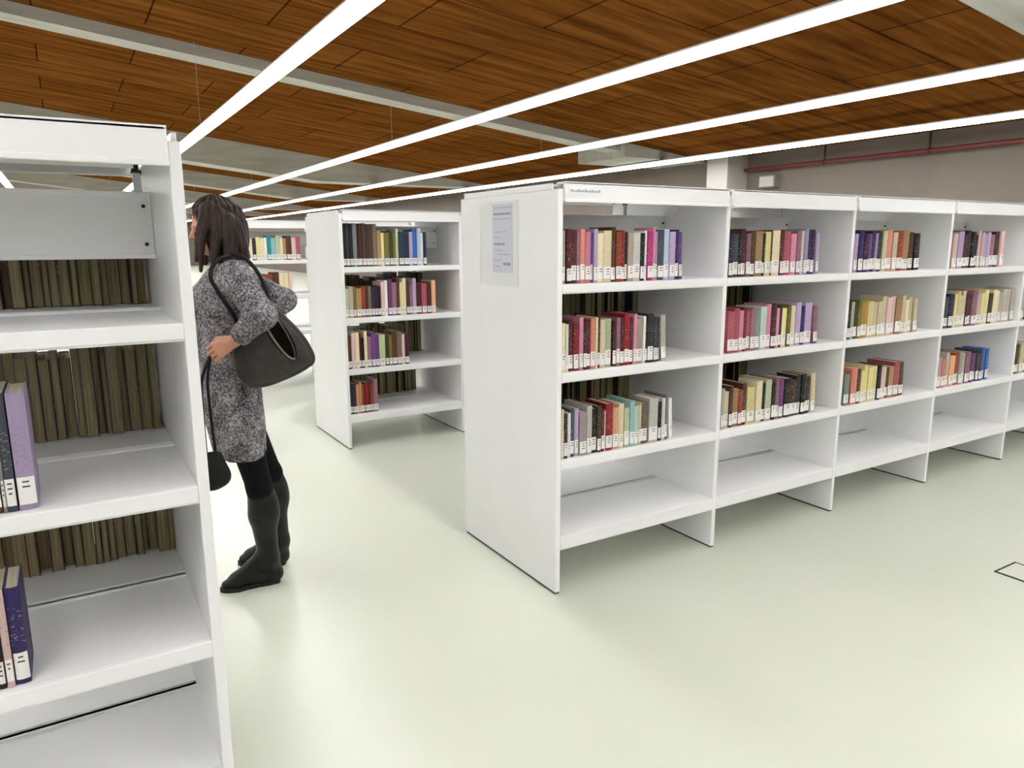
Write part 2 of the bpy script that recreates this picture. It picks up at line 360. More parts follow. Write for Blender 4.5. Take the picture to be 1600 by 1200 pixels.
# ------------------------------------------------------------------ books
ROWS = {
'a11': 'stone:39:25 wine:66:26 maroon:92:30 mauve:122:17 salmon:139:26 pink:165:29 purple:194:20 lilac:214:22 cream:236:34 cream:270:43 brown:313:25 rust:338:30 crimson:368:26 black:394:15 beige:409:32 white:441:42 black:483:25 white:508:16 magenta:525:33 pink:558:16 lilac:574:19 slate:593:36 paleblue:629:33 lilac:662:34 indigo:696:23 purple:719:22',
'a12': 'cream:42:25 white:67:15 wine:83:27 crimson:110:29 pink:140:22 maroon:162:20 wine:182:22 salmon:205:27 cream:232:14 brown:247:13 cream:261:31 sage:292:34 maroon:333:21 mauve:354:22 wine:376:25 crimson:401:29 wine:430:26 pink:457:19 beige:476:37 white:514:15 black:529:14 charcoal:543:36 slate:580:19 charcoal:599:20 stone:621:31',
'a13': 'olive:32:14 cream:46:14 charcoal:61:21 white:82:18 slate:100:23 lilac:124:24 pinkgrey:149:39 stone:189:29 black:219:32 darkolive:252:23 wine:276:19 white:296:6 crimson:303:40 peach:345:35 cream:381:31 sage:413:32 aqua:446:26 mint:473:27 cream:501:18 taupe:520:41 stone:568:56 black:628:21 white:651:21 grey:673:21 white:695:23',
'a21': 'navy:59:32 slate:92:40 black:133:18 maroon:152:31 mauve:183:30 brown:214:37 tan:256:51 black:309:19 paleyellow:329:40 brown:370:13 cream:384:60 wine:447:27 rose:475:51 pink:531:42 mauve:578:35 white:614:21 lilac:636:31 indigo:670:28 darkpurple:698:30 lilac:729:23',
'a22': 'rose:77:45 rose:124:37 pink:162:31 crimson:195:26 rose:221:28 mauve:250:34 greygreen:286:35 mint:322:46 pink:372:37 maroon:409:41 pink:450:25 darkpurple:476:23 paleyellow:500:39 olive:539:26 cream:566:44 lilac:613:43 indigo:657:33 lilac:691:60 mauve:751:34',
'a23': 'stone:65:22 cream:88:32 brown:121:27 tan:149:40 rust:190:30 brown:220:32 paleyellow:258:59 cream:325:46 black:371:29 sage:401:47 black:450:30 mauve:482:33 plum:515:34 black:555:58 brown:613:42 charcoal:655:42 black:697:39 charcoal:736:38 cream:779:38',
'a31': 'lilac:80:33 indigo:116:44 darkpurple:162:45 purple:208:33 indigo:241:34 lilac:276:25 charcoal:302:41 sage:344:38 salmon:384:58 cream:447:46 rust:494:58 tan:554:63 brown:617:46 black:664:54',
'a32': 'charcoal:72:30 stone:103:29 darkolive:133:31 olive:164:31 ochre:197:55 paleyellow:258:51 cream:309:45 cream:357:89 palepink:446:93 tan:542:59 cream:602:75 cream:680:88',
'a33': 'greygreen:95:47 salmon:153:56 brown:211:33 paleyellow:245:70 paleyellow:319:96 black:417:34 palepink:453:50 brown:504:28 tan:534:51 rose:588:54 brown:645:46',
'a41': 'palepink:103:51 lilac:156:63 maroon:225:50 charcoal:275:44 black:321:87 palepink:415:68 lilac:485:71 mauve:562:61 maroon:623:61 palepink:686:49',
'a42': 'slate:79:52 navy:133:54 paleyellow:200:66 cream:267:73 maroon:343:68 mauve:413:64 palepink:479:57 paleyellow:537:92 darkolive:631:50 cream:685:94 stone:783:75 beige:859:62 stone:922:50',
'a43': 'pinkgrey:75:50 salmon:127:53 stone:181:36 peach:219:61 rust:282:54 stone:340:75 mauve:419:58 plum:478:83 slate:563:73 blue:638:82',
'a51': 'navy:40:50 lilac:92:50 stone:144:60 maroon:206:50 cream:258:50',
'a52': 'pinkgrey:40:50 stone:92:50 maroon:144:50 cream:196:60',
'a53': 'navy:40:60 darkolive:102:57 cream:161:60 slate:223:60',
'b1': 'black:12:26 charcoal:38:27 black:65:26 grey:91:31 black:122:23 brown:145:21 brown:166:28 charcoal:194:23 brown:217:34 taupe:251:31 tan:285:32 paleyellow:318:24 olive:344:43 darkolive:388:28 olive:416:22 sage:440:23 teal:465:42 navy:508:45 lilac:555:29 blue:584:37 paleblue:623:31 white:655:19 navy:675:27',
'b2': 'sage:-3:29 beige:26:35 olive:61:21 tan:84:42 rust:126:36 maroon:163:18 taupe:182:25 charcoal:208:26 darkpurple:235:23 black:258:26 palepink:289:28 white:317:23 plum:344:34 mauve:378:38 brown:417:26 paleyellow:445:28 cream:473:29 brown:504:26 mauve:531:24 lilac:556:30 maroon:587:23 wine:611:23 rose:635:45 maroon:681:39 peach:722:36',
'b3': 'brown:-6:32 palepink:27:30 cream:57:31 wine:88:19 black:107:21 cream:129:24 mauve:154:36 purple:190:31 plum:221:31 sage:253:50 darkolive:307:27 olive:335:27 brown:363:40 taupe:404:40 palepink:445:26 maroon:471:36',
'b4': 'teal:-9:25 charcoal:16:26 salmon:44:23 tan:67:23 rust:90:24 crimson:115:26 wine:142:22 rust:165:21 mauve:187:38',
'c1': 'greygreen:-88:52 paleyellow:-36:40 cream:4:43 charcoal:48:36 paleyellow:86:41 cream:127:43 white:171:28 teal2:201:44 aqua:245:47 sage:294:45 cream:341:33 tan:374:36 brown:411:54 palepink:467:46 rose:515:47',
'c2': 'brown:-42:61 rust:19:61 rust:80:64 rust:144:69 rust:213:68 brown:281:71 cream:357:48 cream:407:49 palepink:458:39',
'c3': 'charcoal:358:32 grey:392:31 black:424:33 stone:458:30',
'l2': 'brown:609:11 grey:621:6 slate:627:20 lilac:649:35',
'l3': 'black:568:14 palepink:583:15 indigo:599:29',
}
ORD = ['first', 'second', 'third', 'fourth', 'fifth', 'sixth', 'seventh', 'eighth', 'ninth', 'tenth', 'eleventh', 'twelfth', 'thirteenth', 'fourteenth', 'fifteenth',
       'sixteenth', 'seventeenth', 'eighteenth', 'nineteenth', 'twentieth'] + ['twenty-' + s for s in ('first', 'second', 'third', 'fourth', 'fifth', 'sixth', 'seventh', 'eighth', 'ninth')]
def book_verts(w, h, d, cov):
    """cover: two boards and a gently rounded spine; returns MB for cover and pages. Spine faces -y, base at z=0."""
    c = MB(); t = min(.0028, w * .12); hw = w / 2
    n = 4; out = []; inn = []
    for k in range(n + 1):
        u = -1 + 2 * k / n
        y = -min(.004, w * .16) * (1 - u * u)
        out.append((u * hw, y)); inn.append((u * (hw - t), y + t + .0015))
    prof = [(-hw, d)] + out + [(hw, d), (hw - t, d)] + inn[::-1] + [(-hw + t, d)]
    N_ = len(prof)
    vs = [(x, y, 0) for x, y in prof] + [(x, y, h) for x, y in prof]
    fs = [(k, (k + 1) % N_, N_ + (k + 1) % N_, N_ + k) for k in range(N_)]
    # caps: quads between outer and inner profile
    o = list(range(0, n + 3)); i_ = [N_ - 1] + list(range(N_ - 2, n + 3, -1)) + [n + 3]
    for k in range(n + 2):
        a, b2, c2, d2 = o[k], o[k + 1], i_[k + 1], i_[k]
        fs.append((d2, c2, b2, a)); fs.append((N_ + a, N_ + b2, N_ + c2, N_ + d2))
    c.add(vs, fs)
    pg = MB().box(-hw + t, hw - t, t + .002, d - .003, .002, h - .003)
    return c, pg
USED = set()
def add_book(x, y, z, w, h, d, key, face=1, tilt=0., label='', group='', tag_label=True, pages='pages', real_label=True):
    t = thing('book', label, 'book', (x, y, z + .0008 + abs(math.sin(tilt)) * w / 2), group)
    t.rotation_euler = (0, tilt, 0 if face == 1 else math.pi)
    c, pg = book_verts(w, h, d, key)
    c.build('cover', BM[key], t); pg.build('page_block', M[pages], t)
    if real_label:
        lw = max(.40 * w, w / 2 - .0010); z0 = .010 + random.random() * .006; z1 = z0 + .052 + random.random() * .014
        mb = MB(); yo = -min(.004, w * .16) - .0006
        pr = [(-lw, yo + min(.004, w * .16) * .8), (-lw * .5, yo + .0009), (0, yo), (lw * .5, yo + .0009), (lw, yo + min(.004, w * .16) * .8)]
        vs = [(px, py, zz) for zz in (z0, z1) for px, py in pr] + [(px, py + .0012, zz) for zz in (z0, z1) for px, py in pr]
        fs = [(k, k + 1, 6 + k, 5 + k) for k in range(4)] + [(10 + k + 1, 10 + k, 15 + k, 15 + k + 1) for k in range(4)] + \
             [(k + 1, k, 10 + k, 11 + k) for k in range(4)] + [(5 + k, 6 + k, 16 + k, 15 + k) for k in range(4)] + [(0, 5, 15, 10), (9, 4, 14, 19)]
        mb.add(vs, fs)
        for q in range(random.choice((2, 3))):
            zz = z1 - .010 - q * .011; ww = lw * random.uniform(.3, .55)
            mb.box(-ww, ww, yo - .0006, yo + .0004, zz - .0016, zz + .0016, m=1)
        mb.build('spine_label', [M['label'], M['ink']], t)
    return t
def fill_row(key, x0, y0, zi, hmin, hmax, where, gap=.03, bend=None):
    z = SH[zi]; items = [s.split(':') for s in ROWS[key].split()]
    books = []
    for c, a, w in items:
        a, w = int(a) / 1000, int(w) / 1000
        if w > .064:
            books += [(c, a, w / 2 - .001), (c, a + w / 2, w / 2 - .001)]
        else: books.append((c, a, w))
    if books[0][1] < .03 and x0 > 0:
        sh = .032 - books[0][1]; books = [(c, a + sh, w) for c, a, w in books]
    rowname = ('top', 'second', 'third', 'bottom')[zi]
    n = len(books)
    for i, (c, a, w) in enumerate(books):
        w = max(w - .001, .006)
        hh = random.uniform(hmin, hmax) if bend is None else bend(i, n)
        d = random.uniform(.13, .19)
        nm = BOOKC[c][1]
        lf = BOOKC[books[i - 1][0]][1] if i else None; rt = BOOKC[books[i + 1][0]][1] if i < n - 1 else None
        if lf and rt:
            nb = 'between two %s books' % lf if lf == rt else 'between %s and %s books' % (lf, rt)
        else: nb = 'at the left end of its row' if i == 0 else 'at the right end of its row'
        lb = '%s book %s, %s shelf, %s' % (nm, nb, rowname, where)
        if lb in USED or len(lb.split()) > 16:
            lb = '%s book, %s from left, %s shelf, %s' % (nm, ORD[i], rowname, where)
        assert lb not in USED, lb
        USED.add(lb)
        tl = 0.0; xc = x0 + a + w / 2
        if i == n - 1 and x0 > 0: tl = -.05; xc += .05 * hh + .001
        off = math.sin(abs(tl)) * hh / 2
        add_book(xc, y0 + random.uniform(.026, .036), z, w, hh, d, c, 1, tl, lb, 'books on the %s shelf, %s' % (rowname, where))
for k, nm in enumerate(('nearest bay, long bookcase', 'second bay, long bookcase', 'third bay, long bookcase', 'fourth bay, long bookcase', 'last bay, long bookcase')):
    for r in range(3):
        hmin, hmax = ((.215, .242), (.205, .238), (.19, .23))[r]
        fill_row('a%d%d' % (k + 1, r + 1), XA + k * BW, 2.575, r, hmin, hmax, nm)
STUFF = MB(); SM = list(BOOKC) + ['_p', '_l', '_i']
def stuff_row(key, x0, y0, zi, bend):
    items = [q.split(':') for q in ROWS[key].split()]; n = len(items); sh = max(0, .032 - int(items[0][1]) / 1000)
    for i, (c, a, w) in enumerate(items):
        a, w = int(a) / 1000 + sh, max(int(w) / 1000 - .001, .006); h = bend(i); d = random.uniform(.15, .2)
        cv, pg = book_verts(w, h, d, c); o = Vector((x0 + a + w / 2, y0 + random.uniform(.026, .036), SH[zi] + .0008))
        STUFF.add([Vector(q) + o for q in cv.v], cv.f, SM.index(c)); STUFF.add([Vector(q) + o for q in pg.v], pg.f, SM.index('_p'))
        z0 = o.z + .012; z1 = z0 + .048; lw = w * .45; yo = o.y - min(.004, w * .16)
        STUFF.box(o.x - lw, o.x + lw, yo - .0012, yo + .001, z0, z1, SM.index('_l'))
        for q in (0, 1): STUFF.box(o.x - lw * .6, o.x + lw * .6, yo - .0018, yo, z1 - .012 - q * .012 - .002, z1 - .012 - q * .012 + .002, SM.index('_i'))
stuff_row('b1', XA, 5.427, 0, lambda i: random.uniform(.318, .328) if i < 10 else random.uniform(.25, .29))
stuff_row('b2', XA, 5.427, 1, lambda i: random.uniform(.22, .24) if i < 10 else random.uniform(.24, .29))
stuff_row('b3', XA, 5.427, 2, lambda i: random.uniform(.23, .29))
stuff_row('b4', XA, 5.427, 3, lambda i: random.uniform(.22, .26))
for i_ in (1, 2, 3): stuff_row('c%d' % i_, XC + .025, 8.279, i_ - 1, lambda i: random.uniform(.23, .27))
fill_row('l2', -.78, 1.80, 1, .24, .27, 'left foreground bookcase')
fill_row('l3', -.78, 1.80, 2, .22, .24, 'left foreground bookcase')
# books of the far side of the left bookcase: seen by their page edges
for r, (zi, xs, xe) in enumerate(((0, -.30, .21), (1, -.30, .21), (2, -.36, .22))):
    x = xe; i = 0
    rowname = ('top', 'second', 'third')[zi]
    while x > xs and i < 29:
        w = random.uniform(.014, .034); h = (random.uniform(.21, .27), random.uniform(.235, .30), random.uniform(.22, .27))[r]; d = random.uniform(.155, .205)
        c = random.choice(('brown', 'taupe', 'darkolive', 'maroon', 'olive', 'charcoal', 'grey', 'tan', 'wine', 'taupe'))
        add_book(x - w / 2, 1.80 + DEP - .03, SH[zi], w - .001, h, d, c, -1, 0, 'back to front book, page edges showing, %s from right, %s shelf, left foreground bookcase' % (ORD[i], rowname),
                 'turned away books on the %s shelf, left foreground bookcase' % rowname, pages='oldpages', real_label=False)
        x -= w; i += 1
# the far side books of the other bookcases: dim slivers over the front rows, past counting
mb = STUFF; keys = ['taupe', 'darkolive', 'brown', 'black', 'olive', 'teal']
SM.append('_o'); mats = [M[{'_p': 'pages', '_l': 'label', '_i': 'ink', '_o': 'oldpages'}[k]] if k[0] == '_' else BM[k] for k in SM]
def back_row(x0, y0, zi, xa, xb, hmin, hmax):
    x = xa
    while x < xb:
        w = random.uniform(.02, .05); h = random.uniform(hmin, hmax); d = random.uniform(.15, .22); y1 = y0 + DEP - .03; z = SH[zi]; m = SM.index(random.choice(keys)); mo = SM.index('_o')
        X = x0 + x
        mb.box(X, X + .003, y1 - d, y1, z, z + h, m); mb.box(X + w - .004, X + w - .001, y1 - d, y1, z, z + h, m)
        mb.box(X + .003, X + w - .004, y1 - .003, y1, z, z + h, m); mb.box(X + .003, X + w - .004, y1 - d + .003, y1 - .003, z + .002, z + h - .003, mo)
        x += w
for (c, zi, xa, xb, lo, hi) in ((0, 1, .03, .975, .31, .345), (0, 2, .03, .975, .29, .34), (1, 0, .3, .975, .20, .26), (1, 1, .3, .975, .28, .33), (1, 2, .3, .975, .29, .34),
                                (2, 1, .5, .975, .26, .31), (2, 2, .5, .975, .24, .29), (3, 1, .5, .975, .24, .3), (3, 2, .5, .975, .27, .32)):
    back_row(XA + c * BW, 2.575, zi, xa, xb, lo, hi)
for (zi, xa, xb, lo, hi) in ((0, .5, .88, .24, .3), (1, .1, .92, .24, .32), (2, .30, .90, .24, .31), (3, .2, .86, .24, .29)):
    back_row(XA, 5.427, zi, xa, xb, lo, hi)
o = mb.build('books', mats)
tag(o, 'many small books on both bookcases in the back and turned away behind the front rows', 'books', None, 'stuff')
# ------------------------------------------------------------------ smooth solids: distance fields turned into one continuous surface
class Vol:
    def __init__(s, lo, hi, h):
        s.lo = np.array(lo, np.float32); s.h = h
        s.n = np.ceil((np.array(hi) - s.lo) / h).astype(int) + 1
        s.d = np.full(s.n, .05, np.float32)
    def win(s, lo, hi):
        a = np.clip(np.floor((np.array(lo) - s.lo) / s.h).astype(int), 0, s.n - 1)
        b = np.clip(np.ceil((np.array(hi) - s.lo) / s.h).astype(int) + 1, 1, s.n)
        ax = [s.lo[i] + s.h * np.arange(a[i], b[i], dtype=np.float32) for i in range(3)]
        return (slice(a[0], b[0]), slice(a[1], b[1]), slice(a[2], b[2])), ax[0][:, None, None], ax[1][None, :, None], ax[2][None, None, :]
    def put(s, sl, d, k, sub=False):
        o = s.d[sl]
        if sub:
            d = -d
            if k > 0:
                h = np.clip(.5 - .5 * (o - d) / k, 0, 1); s.d[sl] = o * (1 - h) + d * h + k * h * (1 - h)
            else: s.d[sl] = np.maximum(o, d)
            return s
        if k > 0:
            h = np.clip(.5 + .5 * (o - d) / k, 0, 1); s.d[sl] = o * (1 - h) + d * h - k * h * (1 - h)
        else: s.d[sl] = np.minimum(o, d)
        return s
    def cap(s, a, b, ra, rb, k=.02, sub=False):
        a = np.array(a, float); b = np.array(b, float); m = max(ra, rb) + .05
        sl, X, Y, Z = s.win(np.minimum(a, b) - m, np.maximum(a, b) + m)
        ab = b - a; L2 = float(ab @ ab) + 1e-9
        t = np.clip(((X - a[0]) * ab[0] + (Y - a[1]) * ab[1] + (Z - a[2]) * ab[2]) / L2, 0, 1)
        d = np.sqrt((X - a[0] - t * ab[0]) ** 2 + (Y - a[1] - t * ab[1]) ** 2 + (Z - a[2] - t * ab[2]) ** 2) - (ra + (rb - ra) * t)
        return s.put(sl, d.astype(np.float32), k, sub)
    def ell(s, c, r, k=.02, rot=None, sub=False):
        c = np.array(c, float); m = max(r) + .05
        sl, X, Y, Z = s.win(c - m, c + m); X = X - c[0]; Y = Y - c[1]; Z = Z - c[2]
        if rot is not None:
            R = np.array(rot)
            X, Y, Z = (R[0][0] * X + R[0][1] * Y + R[0][2] * Z, R[1][0] * X + R[1][1] * Y + R[1][2] * Z, R[2][0] * X + R[2][1] * Y + R[2][2] * Z)
        q = np.sqrt((X / r[0]) ** 2 + (Y / r[1]) ** 2 + (Z / r[2]) ** 2); g = np.sqrt((X / r[0] ** 2) ** 2 + (Y / r[1] ** 2) ** 2 + (Z / r[2] ** 2) ** 2) + 1e-6
        return s.put(sl, (q * (q - 1) / g).astype(np.float32), k, sub)
    def loft(s, knots, k=.02, wob=None):
        """stack of elliptical sections, knots (z, cx, cy, rx, ry) from low to high"""
        K = np.array(knots, float); m = .08
        sl, X, Y, Z = s.win([min(K[:, 1] - K[:, 3]) - m, min(K[:, 2] - K[:, 4]) - m, K[0, 0] - m], [max(K[:, 1] + K[:, 3]) + m, max(K[:, 2] + K[:, 4]) + m, K[-1, 0] + m])
        z = Z.ravel(); i = [np.interp(z, K[:, 0], K[:, j])[None, None, :] for j in (1, 2, 3, 4)]
        dx = X - i[0]; dy = Y - i[1]; rx, ry = i[2], i[3]
        if wob is not None:
            w = wob(np.arctan2(dy, dx), Z); rx = rx + w; ry = ry + w
        q = np.sqrt((dx / rx) ** 2 + (dy / ry) ** 2); g = np.sqrt((dx / rx ** 2) ** 2 + (dy / ry ** 2) ** 2) + 1e-6
        d = q * (q - 1) / g
        dz = np.maximum(K[0, 0] - Z, Z - K[-1, 0])
        d = np.minimum(np.maximum(d, dz), 0) + np.sqrt(np.maximum(d, 0) ** 2 + np.maximum(dz, 0) ** 2)
        return s.put(sl, d.astype(np.float32), k)
    def surf(s):
        D = s.d; s.d = None
        D[0] = D[-1] = .05; D[:, 0] = D[:, -1] = .05; D[:, :, 0] = D[:, :, -1] = .05
        neg = D < 0; n = D.shape
        cnt = np.zeros((n[0] - 1, n[1] - 1, n[2] - 1), np.uint8)
        for i in (0, 1):
            for j in (0, 1):
                for k in (0, 1): cnt += neg[i:n[0] - 1 + i, j:n[1] - 1 + j, k:n[2] - 1 + k]
        act = (cnt > 0) & (cnt < 8); ids = np.argwhere(act); idx = np.full(act.shape, -1, np.int64); idx[act] = np.arange(len(ids))
        P = np.zeros((len(ids), 3)); C = np.zeros(len(ids))
        cor = [(i, j, k) for i in (0, 1) for j in (0, 1) for k in (0, 1)]
        val = {c: D[ids[:, 0] + c[0], ids[:, 1] + c[1], ids[:, 2] + c[2]].astype(float) for c in cor}
        for a in cor:
            for ax in range(3):
                if a[ax] == 0:
                    b = list(a); b[ax] = 1; b = tuple(b); va, vb = val[a], val[b]; m = (va < 0) != (vb < 0)
                    t = np.where(m, va / np.where(m, va - vb, 1), 0)
                    p = np.tile(np.array(a, float), (len(ids), 1)); p[:, ax] += t
                    P[m] += p[m]; C[m] += 1
        V = (ids + P / C[:, None]) * s.h + s.lo
        Q = []
        for ax in range(3):
            u, v = [(1, 2), (2, 0), (0, 1)][ax]
            A = neg[tuple(slice(0, n[i] - 1) if i == ax else slice(None) for i in range(3))]
            B = neg[tuple(slice(1, n[i]) if i == ax else slice(None) for i in range(3))]
            e = np.argwhere(A != B)
            e = e[(e[:, u] > 0) & (e[:, v] > 0)]
            fl = A[e[:, 0], e[:, 1], e[:, 2]]
            def g(du, dv):
                c = e.copy(); c[:, u] -= du; c[:, v] -= dv; return idx[c[:, 0], c[:, 1], c[:, 2]]
            q = np.stack([g(1, 1), g(0, 1), g(0, 0), g(1, 0)], 1)
            q[~fl] = q[~fl][:, ::-1]; Q.append(q)
        Q = np.concatenate(Q); Q = Q[(Q >= 0).all(1)]
        return V, Q
def vol_obj(name, vol, mats, parent, pick=None, relax=1):
    V, Q = vol.surf()
    for _ in range(relax):
        acc = np.zeros_like(V); c = np.zeros(len(V))
        for a in range(4):
            np.add.at(acc, Q[:, a], V[Q[:, (a + 1) % 4]] + V[Q[:, (a + 3) % 4]]); np.add.at(c, Q[:, a], 2)
        V = .45 * V + .55 * acc / np.maximum(c, 1)[:, None]
    me = bpy.data.meshes.new(name)
    me.vertices.add(len(V)); me.vertices.foreach_set('co', (V - np.array(parent_loc(parent))).ravel())
    me.loops.add(len(Q) * 4); me.loops.foreach_set('vertex_index', Q.ravel())
    me.polygons.add(len(Q)); me.polygons.foreach_set('loop_start', np.arange(0, len(Q) * 4, 4)); me.polygons.foreach_set('loop_total', np.full(len(Q), 4))
    me.polygons.foreach_set('use_smooth', np.ones(len(Q), bool))
    for m in (mats if isinstance(mats, list) else [mats]): me.materials.append(m)
    if pick is not None:
        cen = V[Q].mean(1); me.polygons.foreach_set('material_index', pick(cen).astype(np.int32))
    me.update(); me.validate()
    o = bpy.data.objects.new(name, me); COL.objects.link(o); o.parent = parent
    return o
def parent_loc(p):
    v = Vector((0, 0, 0))
    while p: v = v + p.location; p = p.parent
    return v
def w2l(mb, parent):
    L = parent_loc(parent); mb.v = [(v[0] - L.x, v[1] - L.y, v[2] - L.z) for v in mb.v]; return mb

# ------------------------------------------------------------------ person, facing left
PY = 3.41
per = thing('person', 'person in grey tweed coat, black tights and boots beside the left bookcase', 'person', (.62, PY, 0))
HC = np.array((.578, PY, 1.675))                       # head centre
SN, EN, WN = (.605, 3.245, 1.475), (.672, 3.07, 1.315), (.575, 3.13, 1.212)      # near arm
SF, EF, WF = (.655, 3.575, 1.470), (.895, 3.565, 1.335), (.665, 3.50, 1.165)     # far arm
HN, KN, AN = (.595, 3.325, .90), (.672, 3.35, .50), (.700, 3.385, .10)
HF, KF, AF = (.615, 3.50, .90), (.765, 3.54, .50), (.795, 3.565, .10)
v = Vol((.36, 2.98, .04), (1.0, 3.70, 1.84), .004)
# head, face turned left and a little down
def hd(dx, dy, dz):                                     # face frame: forward = -x pitched down 14 deg
    a = math.radians(14); f = np.array((-math.cos(a), 0, -math.sin(a))); u = np.array((-math.sin(a), 0, math.cos(a)))
    return HC + f * dx + np.array((0, -dy, 0)) + u * dz
v.ell(hd(-.012, 0, .022), (.094, .075, .088), .01).ell(hd(.022, 0, -.035), (.066, .056, .078), .03)
v.ell(hd(.060, 0, -.092), (.022, .024, .018), .02)                                                # chin
v.cap(hd(.082, 0, .010), hd(.103, 0, -.022), .008, .0115, .010)                                    # nose
v.ell(hd(.094, .011, -.027), (.008, .007, .006), .006).ell(hd(.094, -.011, -.027), (.008, .007, .006), .006)
for sgn in (1, -1):
    v.ell(hd(.076, .031 * sgn, .004), (.014, .016, .011), .008, sub=True)                          # eye sockets
    v.ell(hd(.062, .040 * sgn, -.030), (.024, .018, .020), .02)                                    # cheeks
    v.cap(hd(.083, .016 * sgn, .019), hd(.072, .044 * sgn, .020), .007, .006, .012)               # brow
    v.ell(hd(-.008, .075 * sgn, -.010), (.018, .010, .030), .008)                                  # ears
v.cap(hd(.086, -.018, -.056), hd(.086, .018, -.056), .0075, .0075, .006).cap(hd(.084, -.015, -.066), hd(.084, .015, -.066), .0078, .0078, .006)
v.cap(hd(-.02, 0, -.07), (.63, PY, 1.47), .052, .058, .03)
v.loft([(.84, .60, PY, .085, .14), (1.0, .59, PY, .095, .145), (1.18, .58, PY, .085, .125), (1.36, .59, PY, .095, .15), (1.46, .62, PY, .07, .15), (1.51, .63, PY, .05, .08)], .03)
for (a, b, c) in ((SN, EN, WN), (SF, EF, WF)):
    v.cap(a, b, .044, .036, .02).cap(b, c, .036, .024, .015)
for (a, b, c) in ((HN, KN, AN), (HF, KF, AF)):
    v.cap(a, b, .072, .044, .03).cap(b, c, .044, .029, .02)
def hand(W, f, nrm, curl, thumb_side):
    """palm, four bent fingers and a thumb; f = direction of the palm, nrm = out of the back of the hand"""
    W = np.array(W, float); f = np.array(f, float); f /= np.linalg.norm(f); nrm = np.array(nrm, float); nrm -= f * (nrm @ f); nrm /= np.linalg.norm(nrm)
    s = np.cross(f, nrm) * thumb_side
    v.cap(W, W + f * .03, .024, .023, .015)
    for j in (-1.3, -.45, .45, 1.3): v.cap(W + f * .022 + s * j * .011, W + f * .078 + s * j * .020, .0145, .0125, .008)
    L = (.026, .036, .040, .035)
    for j, ln in enumerate(L):
        u = (j - 1.5) * .0200; p = W + f * (.080 + (.004, .010, .010, .004)[j]) + s * u; ang = 0; r = .0086
        for q, (c, sc) in enumerate(zip(curl, (1.0, .72, .60))):
            ang += c + .05 * (1.5 - j) * .4
            d = f * math.cos(ang) - nrm * math.sin(ang); p2 = p + d * ln * sc; v.cap(p, p2, r, r * .93, .002 if q else .004); p = p2; r *= .93
    t0 = W + f * .030 + s * .026; t1 = t0 + f * .028 + s * .020 - nrm * .012; t2 = t1 + f * .026 - s * .002 - nrm * .014; t3 = t2 + f * .020 - s * .010 - nrm * .008
    v.cap(t0, t1, .0135, .0110, .010).cap(t1, t2, .0110, .0096, .003).cap(t2, t3, .0096, .0082, .003)
hand(WN, (-.84, .22, -.46), (-.30, -.85, .42), (.55, .95, .6), 1)
hand(WF, (-.80, -.35, -.30), (-.30, .80, .45), (.55, .95, .6), -1)
vol_obj('body', v, [M['skin'], M['lips']], per, pick=lambda c: ((np.abs(c[:, 1] - PY) < .022) & (np.linalg.norm((c - hd(.086, 0, -.061))[:, [0, 2]], axis=1) < .013)))
for sgn in (1, -1):
    mb = MB()
    for (rr, off, m) in ((.0115, 0, 0), (.0060, .0065, 1)):
        c = hd(.0665 + off, .031 * sgn, .003); bm = bmesh.new(); bmesh.ops.create_uvsphere(bm, u_segments=14, v_segments=10, radius=rr)
        bm.verts.index_update(); mb.add([Vector(c) + x.co for x in bm.verts], [[x.index for x in q.verts] for q in bm.faces], m); bm.free()
    w2l(mb, per).build('eye', [M['eye'], M['iris']], per, smooth=True)
# hair: long, loose, falling round the face to the shoulders
v = Vol((.42, 3.22, 1.46), (.78, 3.60, 1.84), .0035)
cx, cy = .600, PY
def strands(th, Z): return .0045 * np.sin(th * 23 + Z * 26) + .003 * np.sin(th * 41 - Z * 40)
v.loft([(1.515, .630, cy, .052, .095), (1.545, .622, cy, .075, .110), (1.62, .612, cy, .092, .118), (1.70, .600, cy, .108, .108), (1.76, .592, cy, .092, .090), (1.795, .588, cy, .055, .055), (1.808, .586, cy, .02, .02)], .03, strands)
v.ell((.655, cy, 1.63), (.052, .10, .085), .03)
for (a, b, ra, rb) in (((.585, cy - .085, 1.72), (.545, cy - .112, 1.53), .030, .016), ((.62, cy - .095, 1.70), (.60, cy - .125, 1.525), .028, .018), ((.66, cy - .06, 1.66), (.685, cy - .09, 1.545), .03, .014),
                       ((.585, cy + .085, 1.72), (.545, cy + .112, 1.52), .030, .014), ((.55, cy - .070, 1.755), (.512, cy - .082, 1.62), .022, .015), ((.512, cy - .082, 1.62), (.495, cy - .088, 1.49), .015, .008), ((.53, cy - .070, 1.75), (.495, cy - .070, 1.64), .014, .009), ((.495, cy - .070, 1.64), (.480, cy - .078, 1.53), .009, .006),
                       ((.55, cy + .070, 1.755), (.512, cy + .088, 1.60), .020, .010), ((.68, cy, 1.68), (.695, cy + .02, 1.56), .03, .012), ((.56, cy, 1.775), (.505, cy - .05, 1.735), .022, .010)):
    v.cap(a, b, ra, rb, .012)
# open the front for the face
v.ell(hd(.095, 0, -.045), (.060, .050, .105), .01, sub=True); v.ell(hd(.105, 0, -.01), (.050, .050, .07), .01, sub=True)
vol_obj('hair', v, M['hair'], per, relax=1)
